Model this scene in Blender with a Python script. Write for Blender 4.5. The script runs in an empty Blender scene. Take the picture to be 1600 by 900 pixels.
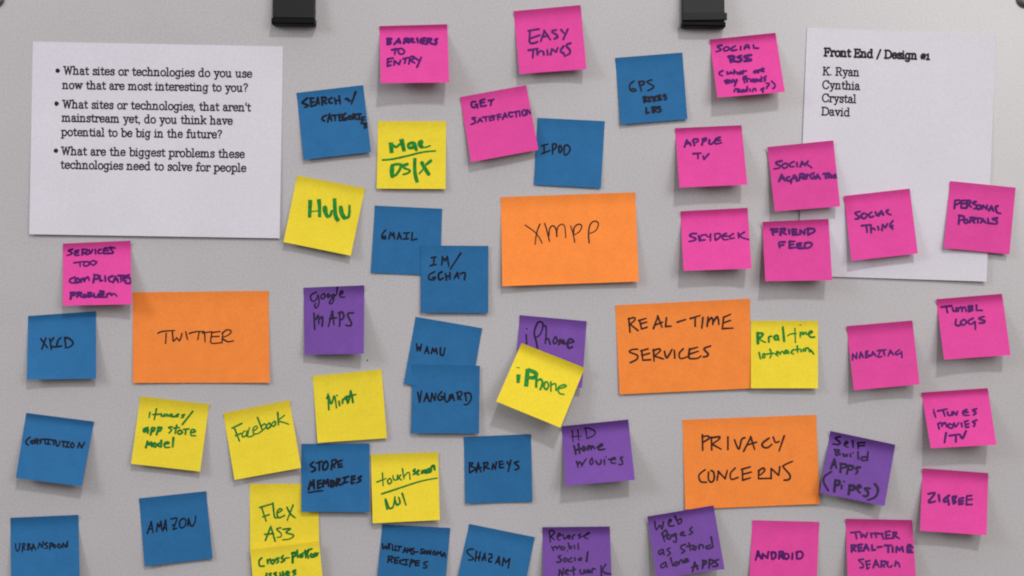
import bpy, math, random
from mathutils import Vector

# ------------------------------------------------------------------ camera, light, exposure
SC = bpy.context.scene
COL = SC.collection
S = 0.00071            # metres per photograph pixel on the board
D = 2400.0             # camera distance in those pixels

cam_d = bpy.data.cameras.new("camera")
cam = bpy.data.objects.new("camera", cam_d)
COL.objects.link(cam)
cam.location = (0, -D * S, 0)
cam.rotation_euler = (math.radians(90), 0, 0)
cam_d.sensor_width = 36
cam_d.lens = 36 * D / 1600.0
cam_d.clip_end = 100
cam_d.clip_start = 0.05
SC.camera = cam

SC.view_settings.view_transform = 'Standard'
SC.view_settings.look = 'None'
SC.view_settings.exposure = 0.40
SC.view_settings.gamma = 1.0
SC.cycles.filter_width = 2.0

world = bpy.data.worlds.new("World")
SC.world = world
world.use_nodes = True
wn = world.node_tree
bg = wn.nodes['Background']
# the room: pale ceiling above, dim carpet below
tc = wn.nodes.new('ShaderNodeTexCoord')
sx = wn.nodes.new('ShaderNodeSeparateXYZ')
mr = wn.nodes.new('ShaderNodeMapRange')
mr.inputs['From Min'].default_value = -0.6
mr.inputs['From Max'].default_value = 0.8
mix = wn.nodes.new('ShaderNodeMix'); mix.data_type = 'RGBA'
mix.inputs['A'].default_value = (0.03, 0.028, 0.026, 1)
mix.inputs['B'].default_value = (0.72, 0.67, 0.63, 1)
wn.links.new(tc.outputs['Generated'], sx.inputs[0])
wn.links.new(sx.outputs['Z'], mr.inputs['Value'])
wn.links.new(mr.outputs['Result'], mix.inputs['Factor'])
wn.links.new(mix.outputs['Result'], bg.inputs['Color'])
bg.inputs['Strength'].default_value = 0.80


def area_light(name, direction, dist, size, power, color, target=(0, 0, 0)):
    l = bpy.data.lights.new(name, 'AREA')
    l.shape = 'DISK'
    l.size = size
    l.energy = power
    l.color = color
    o = bpy.data.objects.new(name, l)
    COL.objects.link(o)
    d = Vector(direction).normalized()
    o.location = Vector(target) + d * dist
    o.rotation_euler = d.to_track_quat('Z', 'Y').to_euler()
    return o


KEY = area_light("ceiling_lamp", (0.16, -1.0, 0.72), 4.2, 0.30, 46, (0.97, 0.985, 1.0), (0.15, 0, 0.1))
FILL = area_light("window_light", (-1.15, -1.0, 0.55), 3.0, 1.0, 16, (0.82, 0.91, 1.0), (0.0, 0, 0.0))
FRONT = area_light("front_lamp", (0.52, -1.0, 0.30), 3.0, 1.2, 19, (1.0, 0.985, 0.97), (0.0, 0, 0.0))


# ------------------------------------------------------------------ helpers
def srgb(r, g, b):
    f = lambda c: c / 12.92 if c <= 0.04045 else ((c + 0.055) / 1.055) ** 2.4
    return (f(r / 255), f(g / 255), f(b / 255), 1)


def material(name, color, rough=0.8, spec=0.2, var=0.06, scale=60, fine=900, fine_var=0.05, bump=0.0, metal=0.0, tone=0.0):
    m = bpy.data.materials.new(name)
    m.use_nodes = True
    nt = m.node_tree
    b = nt.nodes['Principled BSDF']
    b.inputs['Roughness'].default_value = rough
    b.inputs['Specular IOR Level'].default_value = spec
    b.inputs['Metallic'].default_value = metal
    co = nt.nodes.new('ShaderNodeTexCoord')
    geo = nt.nodes.new('ShaderNodeNewGeometry')
    n1 = nt.nodes.new('ShaderNodeTexNoise'); n1.inputs['Scale'].default_value = scale; n1.inputs['Detail'].default_value = 3
    n2 = nt.nodes.new('ShaderNodeTexNoise'); n2.inputs['Scale'].default_value = fine; n2.inputs['Detail'].default_value = 1
    nt.links.new(geo.outputs['Position'], n1.inputs['Vector'])
    nt.links.new(geo.outputs['Position'], n2.inputs['Vector'])
    def rng_(src, v):
        r = nt.nodes.new('ShaderNodeMapRange')
        r.inputs['From Min'].default_value = 0.3; r.inputs['From Max'].default_value = 0.7
        r.inputs['To Min'].default_value = 1 - v; r.inputs['To Max'].default_value = 1 + v
        nt.links.new(src.outputs['Fac'], r.inputs['Value'])
        return r
    r1 = rng_(n1, var); r2 = rng_(n2, fine_var)
    mu = nt.nodes.new('ShaderNodeMath'); mu.operation = 'MULTIPLY'
    nt.links.new(r1.outputs['Result'], mu.inputs[0]); nt.links.new(r2.outputs['Result'], mu.inputs[1])
    hs = nt.nodes.new('ShaderNodeHueSaturation')
    hs.inputs['Color'].default_value = color
    # every sheet of a pad differs a little in tone
    oi = nt.nodes.new('ShaderNodeObjectInfo')
    tr = nt.nodes.new('ShaderNodeMapRange')
    tr.inputs['To Min'].default_value = 1 - tone; tr.inputs['To Max'].default_value = 1 + tone
    nt.links.new(oi.outputs['Random'], tr.inputs['Value'])
    m2 = nt.nodes.new('ShaderNodeMath'); m2.operation = 'MULTIPLY'
    nt.links.new(mu.outputs[0], m2.inputs[0]); nt.links.new(tr.outputs['Result'], m2.inputs[1])
    nt.links.new(m2.outputs[0], hs.inputs['Value'])
    nt.links.new(hs.outputs['Color'], b.inputs['Base Color'])
    if bump:
        bp = nt.nodes.new('ShaderNodeBump')
        bp.inputs['Strength'].default_value = bump
        bp.inputs['Distance'].default_value = 0.0006
        nt.links.new(n1.outputs['Fac'], bp.inputs['Height'])
        nt.links.new(bp.outputs['Normal'], b.inputs['Normal'])
    return m


M_PINK = material('pink_paper', srgb(212, 68, 148), var=0.04, fine_var=0.045, fine=480, bump=0.12, tone=0.06)
M_BLUE = material('blue_paper', srgb(40, 102, 152), var=0.05, fine_var=0.045, fine=480, bump=0.12, tone=0.06)
M_YELLOW = material('yellow_paper', srgb(230, 206, 52), var=0.03, fine_var=0.045, fine=480, bump=0.12, tone=0.06)
M_ORANGE = material('orange_paper', srgb(243, 137, 60), var=0.04, fine_var=0.045, fine=480, bump=0.12, tone=0.06)
M_PURPLE = material('purple_paper', srgb(112, 72, 152), var=0.05, fine_var=0.045, fine=480, bump=0.12, tone=0.06)
M_WHITE = material('white_paper', srgb(208, 203, 212), var=0.02, fine_var=0.035, fine=430, bump=0.12, scale=14)
M_BOARD = material('board_enamel', srgb(180, 176, 178), rough=0.30, spec=0.5, var=0.035, scale=6, fine=430, fine_var=0.065)
M_BLACK = material('black_ink', srgb(12, 14, 32), rough=0.6, var=0.25, scale=250, fine_var=0.2)
M_BROWNBLACK = material('black_pen_ink', srgb(52, 26, 22), rough=0.6, var=0.25, scale=250, fine_var=0.2)
M_PURPLEBLACK = material('pen_ink', srgb(34, 18, 52), rough=0.6, var=0.25, scale=250, fine_var=0.2)
M_NAVY = material('navy_ink', srgb(72, 8, 96), rough=0.6, var=0.25, scale=250, fine_var=0.2)
M_GREEN = material('green_ink', srgb(14, 124, 34), rough=0.6, var=0.3, scale=250, fine_var=0.2)
M_DKGREEN = material('dark_green_ink', srgb(20, 112, 38), rough=0.6, var=0.3, scale=250, fine_var=0.2)
M_PRINT = material('printer_ink', srgb(34, 30, 36), rough=0.7, var=0.1, scale=250)
M_CLIP = material('black_steel', srgb(15, 15, 17), rough=0.5, spec=0.25, var=0.1, scale=120, bump=0.05)
M_LIP = material('black_enamel', srgb(3, 3, 3), rough=0.6, spec=0.15, var=0.1, scale=120)
M_BOLT = material('dull_steel', srgb(120, 116, 110), rough=0.4, spec=0.5, var=0.15, scale=200, metal=0.8)


def world_pt(px, py, lift=0.0):
    """board point seen at photograph pixel (px, py) and standing `lift` pixels off the board"""
    k = (D - lift) / D
    return ((px - 800) * S * k, -lift * S, (450 - py) * S * k)


def tag(o, label, cat, group=None):
    o['label'] = label
    o['category'] = cat
    if group:
        o['group'] = group


def link_mesh(name, verts, faces, mat, parent=None, smooth=True):
    me = bpy.data.meshes.new(name)
    me.from_pydata(verts, [], faces)
    me.materials.append(mat)
    if smooth:
        for p in me.polygons:
            p.use_smooth = True
    me.update()
    o = bpy.data.objects.new(name, me)
    COL.objects.link(o)
    if parent:
        o.parent = parent
    return o


# zoom frames in which positions were measured: origin in photograph pixels, 0.28894 px per unit
ZK = 460 / 1592.0
REG = dict(A1=(0, 0), A2=(0, 200), A3=(400, 0), A4=(400, 240), B1=(780, 0), B2=(1140, 0), B3=(780, 240), B4=(1140, 240),
           C1=(0, 440), C2=(0, 640), C3=(380, 440), C4=(380, 640), D1=(760, 440), D2=(760, 640), D3=(1140, 440), D4=(1140, 640),
           N=None)


def zp(reg, p):
    if reg == 'N':
        return p
    o = REG[reg]
    return (o[0] + p[0] * ZK, o[1] + p[1] * ZK)


def curl_profile(adh=0.24, dip=0.55, n=200):
    """lift along the height of a sheet stuck by its top strip: 0 at the strip, 1 at the bottom edge"""
    sl = []
    for i in range(n + 1):
        v = i / n
        t = min(1, v / adh)
        t = t * t * (3 - 2 * t)
        sl.append(-dip + (1 + dip) * t)
    h = [0.0]
    for i in range(n):
        h.append(h[-1] + 0.5 * (sl[i] + sl[i + 1]) / n)
    mn = min(h)
    h = [x - mn for x in h]
    return [x / h[-1] for x in h]


class Sheet:
    def __init__(self, quad, left, right, base=0.5, adh=0.20, dip=0.75, wave=0.0, seed=1, corner=1.0):
        self.q = quad
        self.l, self.r, self.base, self.wave = left, right, base, wave
        rn = random.Random(seed)
        self.ph = [rn.uniform(0, 6.28) for _ in range(4)]
        k = min(1.2, 0.25 + 0.5 * (left + right) / 18)
        adh = adh * rn.uniform(0.75, 1.45)
        self.prof = curl_profile(adh, dip)
        self.cl, self.cr = (rn.uniform(0, 6.5) * corner * k, rn.uniform(0, 6.5) * corner * k)
        self.roll = rn.uniform(0.5, 1.3) if corner == 1.0 else 0.0
        self.bow = rn.uniform(-2.2, 3.2) * corner * k

    def f(self, v):
        v = min(1, max(0, v)) * 200
        i = min(199, int(v))
        return self.prof[i] + (self.prof[i + 1] - self.prof[i]) * (v - i)

    def img(self, u, v):
        (a, b, c, d) = self.q
        x = (a[0] * (1 - u) + b[0] * u) * (1 - v) + (d[0] * (1 - u) + c[0] * u) * v
        y = (a[1] * (1 - u) + b[1] * u) * (1 - v) + (d[1] * (1 - u) + c[1] * u) * v
        return x, y

    def lift(self, u, v):
        L = self.l * (1 - u) + self.r * u
        w = 0
        if self.wave:
            w = self.wave * (0.5 + 0.5 * math.sin(3.1 * u + self.ph[0] + 2 * v)) * (0.5 + 0.5 * math.sin(4.7 * v + self.ph[1] - 1.5 * u))
        v5 = max(0.0, v) ** 5
        w += v5 * (self.cl * (1 - u) ** 4 + self.cr * u ** 4)          # corners that curl away
        w += self.bow * 4 * u * (1 - u) * max(0.0, v) ** 2              # a slight bow across the free edge
        if self.roll:                                                   # the top edge is not quite stuck down
            t = max(0.0, 1 - max(0.0, v) / 0.14)
            w += self.roll * t * t
        return self.base + L * self.f(v) + max(w, -0.7 * L * self.f(v))

    def pt(self, u, v, off=0.0):
        x, y = self.img(u, v)
        return world_pt(x, y, self.lift(u, v) + off)

    def uv(self, x, y):
        u = v = 0.5
        a, b, c, d = self.q
        for _ in range(7):
            X, Y = self.img(u, v)
            ex, ey = x - X, y - Y
            dux = (b[0] - a[0]) * (1 - v) + (c[0] - d[0]) * v
            duy = (b[1] - a[1]) * (1 - v) + (c[1] - d[1]) * v
            dvx = (d[0] - a[0]) * (1 - u) + (c[0] - b[0]) * u
            dvy = (d[1] - a[1]) * (1 - u) + (c[1] - b[1]) * u
            det = dux * dvy - duy * dvx
            u += (ex * dvy - ey * dvx) / det
            v += (dux * ey - duy * ex) / det
        return u, v

    def build(self, name, mat, nu=14, nv=44, thick=0.3):
        V, F = [], []
        for off in (0, -thick):
            for j in range(nv + 1):
                for i in range(nu + 1):
                    V.append(self.pt(i / nu, j / nv, off))
        n = (nu + 1) * (nv + 1)
        for j in range(nv):
            for i in range(nu):
                a = j * (nu + 1) + i
                F.append((a, a + nu + 1, a + nu + 2, a + 1))
                F.append((n + a, n + a + 1, n + a + nu + 2, n + a + nu + 1))
        rim = [i for i in range(nu + 1)] + [(j + 1) * (nu + 1) - 1 for j in range(1, nv + 1)] \
            + [nv * (nu + 1) + i for i in range(nu - 1, -1, -1)] + [j * (nu + 1) for j in range(nv - 1, 0, -1)]
        # the rim has vertices of its own, so that the sheet's edge stays crisp
        m = len(V)
        V += [V[a] for a in rim] + [V[n + a] for a in rim]
        r = len(rim)
        for k in range(r):
            b = (k + 1) % r
            F.append((m + k, m + b, m + r + b, m + r + k))
        o = link_mesh(name, V, F, mat)
        # flat shading on the rim keeps the sheet edge crisp
        for p in list(o.data.polygons)[-len(rim):]:
            p.use_smooth = False
        return o


# ------------------------------------------------------------------ strokes of ink
def catmull(pts, n=6):
    if len(pts) < 3:
        return pts
    P = [pts[0]] + list(pts) + [pts[-1]]
    out = []
    for i in range(1, len(P) - 2):
        p0, p1, p2, p3 = P[i - 1], P[i], P[i + 1], P[i + 2]
        for k in range(n):
            t = k / n
            out.append(tuple(0.5 * (2 * p1[c] + (p2[c] - p0[c]) * t + (2 * p0[c] - 5 * p1[c] + 4 * p2[c] - p3[c]) * t * t
                                    + (3 * p1[c] - p0[c] - 3 * p2[c] + p3[c]) * t ** 3) for c in (0, 1)))
    out.append(pts[-1])
    return out


class Ink:
    """collects strokes in photograph pixels and lays them on a sheet as one mesh"""
    def __init__(self, sheet, seed=0):
        self.s, self.V, self.F, self.k = sheet, [], [], 0
        self.rn = random.Random(seed)

    def put(self, x, y):
        u, v = self.s.uv(x, y)
        u = min(0.998, max(0.002, u)); v = min(0.998, max(0.002, v))
        self.V.append(self.s.pt(u, v, 0.30 + 0.004 * (self.k % 60)))
        return len(self.V) - 1

    def capsule(self, a, b, wa, wb, flat=False):
        dx, dy = b[0] - a[0], b[1] - a[1]
        L = math.hypot(dx, dy)
        if L < 1e-4:
            dx, dy, L = 1e-4, 0, 1e-4
        n = max(1, int(L / 3.0))
        tx, ty = dx / L, dy / L
        nx, ny = -ty, tx
        left, right = [], []
        for i in range(n + 1):
            t = i / n
            w = (wa + (wb - wa) * t) / 2
            x, y = a[0] + dx * t, a[1] + dy * t
            left.append(self.put(x + nx * w, y + ny * w))
            right.append(self.put(x - nx * w, y - ny * w))
        for i in range(n):
            self.F.append((left[i], left[i + 1], right[i + 1], right[i]))
        if not flat:
            for (c, w, sgn, l, r) in ((a, wa / 2, -1, left[0], right[0]), (b, wb / 2, 1, left[-1], right[-1])):
                arc = [l]
                for q in range(1, 4):
                    th = math.pi * q / 4
                    ox = nx * math.cos(th) + sgn * tx * math.sin(th)
                    oy = ny * math.cos(th) + sgn * ty * math.sin(th)
                    arc.append(self.put(c[0] + ox * w, c[1] + oy * w))
                arc.append(r)
                self.F.append(tuple(arc if sgn > 0 else arc[::-1])[::-1])
        self.k += 1

    def stroke(self, pts, w, smooth=False, flat=False, taper=0.25):
        if len(pts) == 1:
            pts = [pts[0], (pts[0][0] + 0.2, pts[0][1])]
        if smooth:
            pts = catmull(pts)
        n = len(pts) - 1
        ph = self.rn.uniform(0, 6)
        ws = [w * (1 + taper * 0.45 * math.sin(ph + 3.0 * i / max(1, n)) - taper * 0.5 * (i / max(1, n)) ** 2) for i in range(n + 1)]
        for i in range(n):
            self.capsule(pts[i], pts[i + 1], ws[i], ws[i + 1], flat)

    def build(self, name, mat, parent):
        return link_mesh(name, self.V, self.F, mat, parent, smooth=False)


def parse(defs):
    G = {}
    for line in defs.strip().split('\n'):
        ch, adv, rest = line.split(None, 2)
        st = []
        for s in rest.split(';'):
            s = s.strip()
            sm = s.startswith('~')
            st.append((sm, [tuple(float(q) for q in p.split(',')) for p in s.lstrip('~').split()]))
        G[ch] = (float(adv), st)
    return G


HAND = parse('''
A .85 0,0 .36,1.02 .72,-.02; .1,.36 .64,.38
B .75 .02,0 .05,1; ~.0,.98 .5,.98 .52,.62 .08,.52; ~.08,.52 .66,.44 .6,.06 .0,.0
C .72 ~.66,.9 .42,1.02 .08,.7 .05,.28 .3,-.02 .68,.1
D .8 .05,0 .08,1; ~-.04,.98 .45,.95 .72,.55 .52,.12 -.02,.0
E .7 .62,.97 .04,1 .02,0 .64,.04; .03,.52 .52,.55
F .68 .64,1.02 .04,.95 .0,0; .03,.5 .5,.55
G .82 ~.66,.9 .4,1.02 .06,.62 .12,.12 .42,-.02 .7,.2 .66,.44; .4,.42 .78,.44
H .78 .03,1 0,0; .64,1.02 .62,0; .0,.5 .64,.53
I .2 .04,1 .02,0
! .5 .0,1 .44,1; .22,1 .22,0; .0,0 .46,.02
J .6 .5,1 .5,.3 ; ~.5,.3 .4,0 .05,.1
K .74 .03,1 0,0; .62,1 .04,.46 .7,-.02
L .62 .04,1 .02,0 .56,.04
M .95 0,0 .1,1 .42,.34 .76,1 .84,0
m .95 .0,0 .08,1; ~.08,.6 .3,1 .4,.8 .42,.1; ~.42,.6 .62,1 .76,.85 .82,0
N .78 0,0 .05,1 .58,.02 .66,1.05
O .8 ~.4,1 .1,.8 .04,.3 .34,-.02 .66,.2 .7,.72 .42,1 .25,.96
P .7 .03,0 .05,1; ~-.03,.92 .42,1.02 .62,.76 .4,.5 .05,.44
Q .85 ~.4,1 .1,.8 .04,.3 .34,-.02 .66,.2 .7,.72 .42,1; .45,.25 .8,-.1
R .78 .03,0 .05,1; ~-.03,.92 .42,1.02 .6,.78 .38,.54 .08,.48; .22,.5 .7,.0
S .68 ~.64,.95 .34,1 .1,.8 .22,.56 .52,.42 .56,.14 .3,-.02 .0,.08
T .76 0,.97 .74,1.03; .36,1 .38,0
U .74 ~.02,1 .03,.3 .28,-.02 .56,.25 .64,1.02
V .7 0,1 .3,0 .66,1.05
W 1.0 0,1 .2,0 .44,.72 .66,0 .92,1.04
X .7 .02,1 .62,-.02; .64,1.04 0,-.02
Y .7 .02,1 .3,.5; .66,1.04 .18,-.22
Z .74 .02,.97 .62,1 .0,.02 .68,.0
3 .66 ~.04,.95 .4,1 .5,.75 .18,.55 .55,.4 .5,.06 .0,.02
- .5 .04,.48 .4,.5
/ .5 .42,1.05 .0,-.15
( .35 ~.3,1.05 .05,.6 .08,.1 .28,-.2
) .35 ~.02,1.05 .28,.7 .26,.1 .0,-.2
? .5 ~.05,.8 .25,1 .45,.8 .3,.5 .25,.28; .24,.02 .26,.02
. .2 .05,.0 .07,.0
a .58 ~.44,.48 .24,.56 .04,.34 .1,.03 .3,.08 .44,.44; .45,.55 .46,.1 .56,.02
b .56 .05,1 .04,.02; ~.04,.3 .25,.54 .46,.4 .4,.08 .2,.0 .04,.1
c .5 ~.44,.46 .26,.56 .05,.34 .12,.04 .46,.08
d .6 ~.44,.42 .24,.54 .04,.32 .12,.02 .34,.1 .46,.4; .48,1 .47,.04
e .52 ~.05,.28 .44,.34 .36,.55 .1,.46 .06,.12 .26,.0 .48,.08
f .48 ~.46,.95 .26,1.0 .2,.7 .18,.0; .02,.5 .42,.54
g .58 ~.44,.46 .24,.55 .05,.34 .12,.08 .32,.14 .45,.46; ~.45,.5 .45,-.1 .3,-.38 .08,-.25
h .56 .06,1 .03,0; ~.04,.3 .24,.55 .42,.42 .44,0
i .24 .08,.54 .08,.0; .1,.82 .11,.82
k .54 .06,1 .04,0; .42,.55 .06,.24 .46,.0
l .22 .08,1.0 .06,.0
n .56 .05,.54 .03,0; ~.04,.3 .24,.56 .42,.42 .44,0
o .56 ~.26,.55 .06,.4 .06,.12 .26,.0 .46,.16 .44,.42 .24,.55
p .58 .05,.54 .02,-.38; ~.04,.36 .26,.56 .48,.38 .36,.08 .06,.04
r .44 .05,.54 .04,0; ~.05,.3 .2,.52 .4,.5
s .46 ~.4,.5 .18,.55 .06,.42 .36,.2 .3,.02 .02,.04
t .44 .18,.88 .16,.02 .3,.0; .0,.55 .4,.58
u .58 ~.04,.54 .05,.12 .2,.0 .4,.2 .44,.54; .45,.5 .48,.02
v .5 .02,.54 .2,.0 .44,.56
w .74 .02,.54 .16,.0 .34,.4 .48,.0 .68,.56
x .5 .02,.54 .44,.0; .46,.56 .0,.0
y .54 .03,.54 .22,.08; .46,.55 .08,-.38
q .86 .0,.54 .02,0; ~.04,.35 .2,.56 .34,.4 .34,.02; ~.35,.35 .52,.56 .68,.4 .7,0
''')
HAND[' '] = (0.4, [])

SLAB = parse('''
W 1.75 .0,1.42 .4,1.42; .2,1.42 .52,0 .86,1.42 1.2,0 1.5,1.42; 1.3,1.42 1.7,1.42
F 1.15 .0,0 .48,0; .0,1.42 1.05,1.42 1.05,1.14; .2,1.42 .2,0; .2,.74 .75,.74; .75,.9 .75,.58
E 1.2 .0,0 1.08,0 1.08,.3; .0,1.42 1.04,1.42 1.04,1.14; .2,1.42 .2,0; .2,.74 .75,.74; .75,.9 .75,.58
D 1.35 .0,0 .2,0 .2,1.42 .0,1.42; ~.2,1.42 .75,1.4 1.18,1.05 1.2,.4 .8,.03 .2,0
K 1.35 .0,0 .42,0; .0,1.42 .42,1.42; .2,1.42 .2,0; 1.05,1.42 .22,.62; .5,.88 1.08,0; .88,1.42 1.24,1.42; .88,0 1.28,0
R 1.3 .0,0 .42,0; .2,0 .2,1.42 .0,1.42; ~.2,1.42 .8,1.42 1.0,1.1 .8,.72 .2,.7; .65,.7 1.0,0 1.22,0
C 1.35 ~1.15,1.1 .95,1.4 .5,1.42 .12,1.05 .12,.4 .5,.0 .95,.05 1.2,.35; 1.15,1.42 1.15,1.05
a 1.0 ~.12,.82 .3,1 .58,.97 .7,.7 .7,.3; .7,.6 .7,.03 .92,.03; ~.7,.58 .35,.58 .1,.35 .2,.05 .45,.0 .7,.25
b 1.1 .0,1.5 .2,1.5 .2,.0; ~.2,.7 .45,1 .8,.92 .98,.5 .8,.08 .45,.0 .2,.3
c .98 ~.82,.72 .7,.96 .45,1 .15,.8 .12,.25 .45,.0 .86,.2; .82,.98 .82,.7
d 1.15 .62,1.5 .82,1.5 .82,.03 1.02,.03; ~.82,.7 .6,1 .25,.92 .08,.5 .25,.08 .6,.0 .82,.3
e 1.0 .12,.53 .86,.53; ~.86,.53 .76,.9 .45,1 .16,.8 .12,.25 .45,.0 .86,.18
f .72 ~.74,1.36 .55,1.53 .34,1.4 .3,1.0; .3,1.1 .3,0; .05,.98 .66,.98; .05,.02 .6,.02
g 1.1 ~.78,.7 .55,1 .22,.9 .08,.52 .22,.14 .55,.06 .78,.35; .98,.98 .78,.98 .78,-.15; ~.78,-.15 .65,-.42 .35,-.46 .1,-.3
h 1.18 .0,1.5 .2,1.5 .2,.0; .0,.02 .4,.02; ~.2,.65 .45,1 .75,.92 .82,.6; .82,.65 .82,.02; .62,.02 1.02,.02
i .55 .0,.98 .22,.98 .22,.02; .0,.02 .44,.02; .2,1.38 .23,1.38
k 1.12 .0,1.5 .2,1.5 .2,.0; .0,.02 .4,.02; .85,.98 .22,.42; .45,.6 .9,.02 1.02,.02; .65,.98 1.0,.98
l .55 .0,1.5 .22,1.5 .22,.02; .0,.02 .44,.02
m 1.75 .0,.98 .2,.98 .2,.02; .0,.02 .38,.02; ~.2,.65 .42,1 .68,.92 .76,.6; .76,.65 .76,.02; .6,.02 .95,.02; ~.76,.65 1.0,1 1.28,.92 1.36,.6; 1.36,.65 1.36,.02; 1.18,.02 1.56,.02
n 1.18 .0,.98 .2,.98 .2,.02; .0,.02 .4,.02; ~.2,.65 .45,1 .75,.92 .82,.6; .82,.65 .82,.02; .62,.02 1.02,.02
o 1.05 ~.5,1 .16,.82 .1,.4 .3,.04 .55,.0 .86,.2 .9,.6 .7,.95 .5,1
p 1.12 .0,.98 .2,.98 .2,-.46; .0,-.46 .42,-.46; ~.2,.7 .45,1 .8,.92 .98,.5 .8,.08 .45,.0 .2,.3
r .82 .0,.98 .22,.98 .22,.02; .0,.02 .46,.02; ~.22,.6 .4,.92 .6,1 .76,.88; .76,.98 .76,.76
s .85 ~.68,.8 .5,1 .22,.95 .14,.72 .4,.55 .68,.4 .66,.1 .4,.0 .12,.2; .7,.98 .7,.74; .12,.02 .12,.26
t .72 ~.28,1.32 .28,.3 .4,.02 .66,.1; .03,.98 .62,.98
u 1.18 .0,.98 .2,.98 .2,.4; ~.2,.45 .28,.06 .55,.0 .8,.35; .62,.98 .82,.98 .82,.03 1.02,.03
v 1.02 .0,.98 .36,.98; .16,.98 .5,.02 .84,.98; .66,.98 1.02,.98
w 1.5 .0,.98 .36,.98; .16,.98 .42,.02 .72,.98 1.02,.02 1.3,.98; 1.1,.98 1.48,.98
y 1.05 .0,.98 .36,.98; .16,.98 .52,.05; .86,.98 .46,-.3; ~.46,-.3 .35,-.45 .14,-.42; .66,.98 1.04,.98
, .42 .16,.05 .18,.05 .1,-.25
. .45 .14,.05 .17,.05
' .32 .14,1.5 .12,1.1
? .9 ~.12,1.15 .3,1.42 .65,1.4 .78,1.1 .5,.75 .42,.4; .41,.05 .44,.05
/ .85 .68,1.5 .05,-.2
# 1.05 .3,1.0 .2,.1; .7,1.0 .6,.1; .08,.72 .86,.72; .02,.38 .8,.38
1 .62 .05,.85 .28,1.02 .28,.02; .02,.02 .54,.02
''')
SLAB[' '] = (0.58, [])


def write(ink, reg, font, text, a, b, h, w, slant=0.0, jit=1.0, smooth_all=False):
    """text between two baseline points (zoom-frame units); h is the height of one font unit"""
    rn = ink.rn
    a, b = zp(reg, a), zp(reg, b)
    if reg != 'N':
        h *= ZK; w *= ZK
    n = len(text)
    gap = 0.20 if font is HAND else 0.05
    if font is HAND:
        h = max(h * 0.94 - w * 0.55, h * 0.6)
        w *= 1.12
    total = sum(font[c][0] + gap for c in text)
    last = font[text[-1]]
    xs = [p[0] for s in last[1] for p in s[1]]
    total -= last[0] + gap - (max(xs) if xs else 0)
    L = math.hypot(b[0] - a[0], b[1] - a[1])
    ca, sa = (b[0] - a[0]) / L, (b[1] - a[1]) / L
    kx = L / total
    x = 0.0
    for ch in text:
        adv, st = font[ch]
        r = rn.uniform(-0.06, 0.06) * jit
        sc = 1 + rn.uniform(-0.08, 0.08) * jit
        dy = rn.uniform(-0.05, 0.05) * jit
        for sm, pts in st:
            out = []
            for (gx, gy) in pts:
                gx += rn.uniform(-0.03, 0.03) * jit
                gy += rn.uniform(-0.03, 0.03) * jit
                X = (x + gx) * kx
                Y = (gy * sc + dy) * h
                X += Y * slant - r * Y
                out.append((a[0] + ca * X + sa * Y, a[1] + sa * X - ca * Y))
            ink.stroke(out, w, smooth=sm, taper=0.3 * min(1, jit + 0.05))
        x += adv + gap


def trace(ink, reg, strokes):
    """strokes traced one by one: 'width [~|f]: x,y x,y ...' """
    for line in strokes.strip().split('\n'):
        head, body = line.split(':')
        hd = head.split()
        w = float(hd[0])
        fl = hd[1] if len(hd) > 1 else ''
        pts = [zp(reg, tuple(float(q) for q in p.split(','))) for p in body.split()]
        ink.stroke(pts, w * (ZK if reg != 'N' else 1), smooth='~' in fl, flat='f' in fl)


def penned(ink, frame, w, text):
    """letters traced stroke by stroke: frame = origin and pixels per unit, ~ marks a curve, wN a new nib width, f a flat nib"""
    ox, oy, k = frame
    for item in text.replace('\n', ';').split(';'):
        toks = item.split()
        if not toks:
            continue
        if toks[0][0] == 'w':
            w = float(toks.pop(0)[1:])
        flat = bool(toks) and toks[0] == 'f'
        if flat:
            toks.pop(0)
        if not toks:
            continue
        smooth = toks[0][0] == '~'
        toks[0] = toks[0].lstrip('~')
        pts = [(ox + float(a) * k, oy + float(b) * k) for a, b in (t.split(',') for t in toks)]
        ink.stroke(pts, w * k * (1.0 if flat else 1.22), smooth=smooth, flat=flat)


# ------------------------------------------------------------------ the board
def build_board():
    x, z, t, r = 1.3, 0.9, 0.02, 0.02
    V, F = [], []
    ring = []
    for (cx, cz, a0) in ((x - r, z - r, 0), (-x + r, z - r, 90), (-x + r, -z + r, 180), (x - r, -z + r, 270)):
        for k in range(6):
            a = math.radians(a0 + 18 * k)
            ring.append((cx + r * math.cos(a), cz + r * math.sin(a)))
    n = len(ring)
    for (px, pz) in ring: V.append((px, 0, pz))
    for (px, pz) in ring: V.append((px, t, pz))
    F.append(tuple(range(n)))
    F.append(tuple(range(2 * n - 1, n - 1, -1)))
    for k in range(n):
        F.append(((k + 1) % n, k, n + k, n + (k + 1) % n))
    o = link_mesh('whiteboard', V, F, M_BOARD, smooth=False)
    tag(o, 'large pale grey board that carries every note and sheet', 'board')
    x0, z0 = world_pt(574, 563)[0], world_pt(574, 563)[2]
    ring = [(x0 + 0.0009 * math.cos(k * 0.7) * (1 + 0.2 * math.sin(3 * k)), -0.0001, z0 + 0.0009 * math.sin(k * 0.7)) for k in range(9)]
    link_mesh('ink_speck', ring, [tuple(range(9))[::-1]], M_BLACK, o, smooth=False)


build_board()


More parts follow.
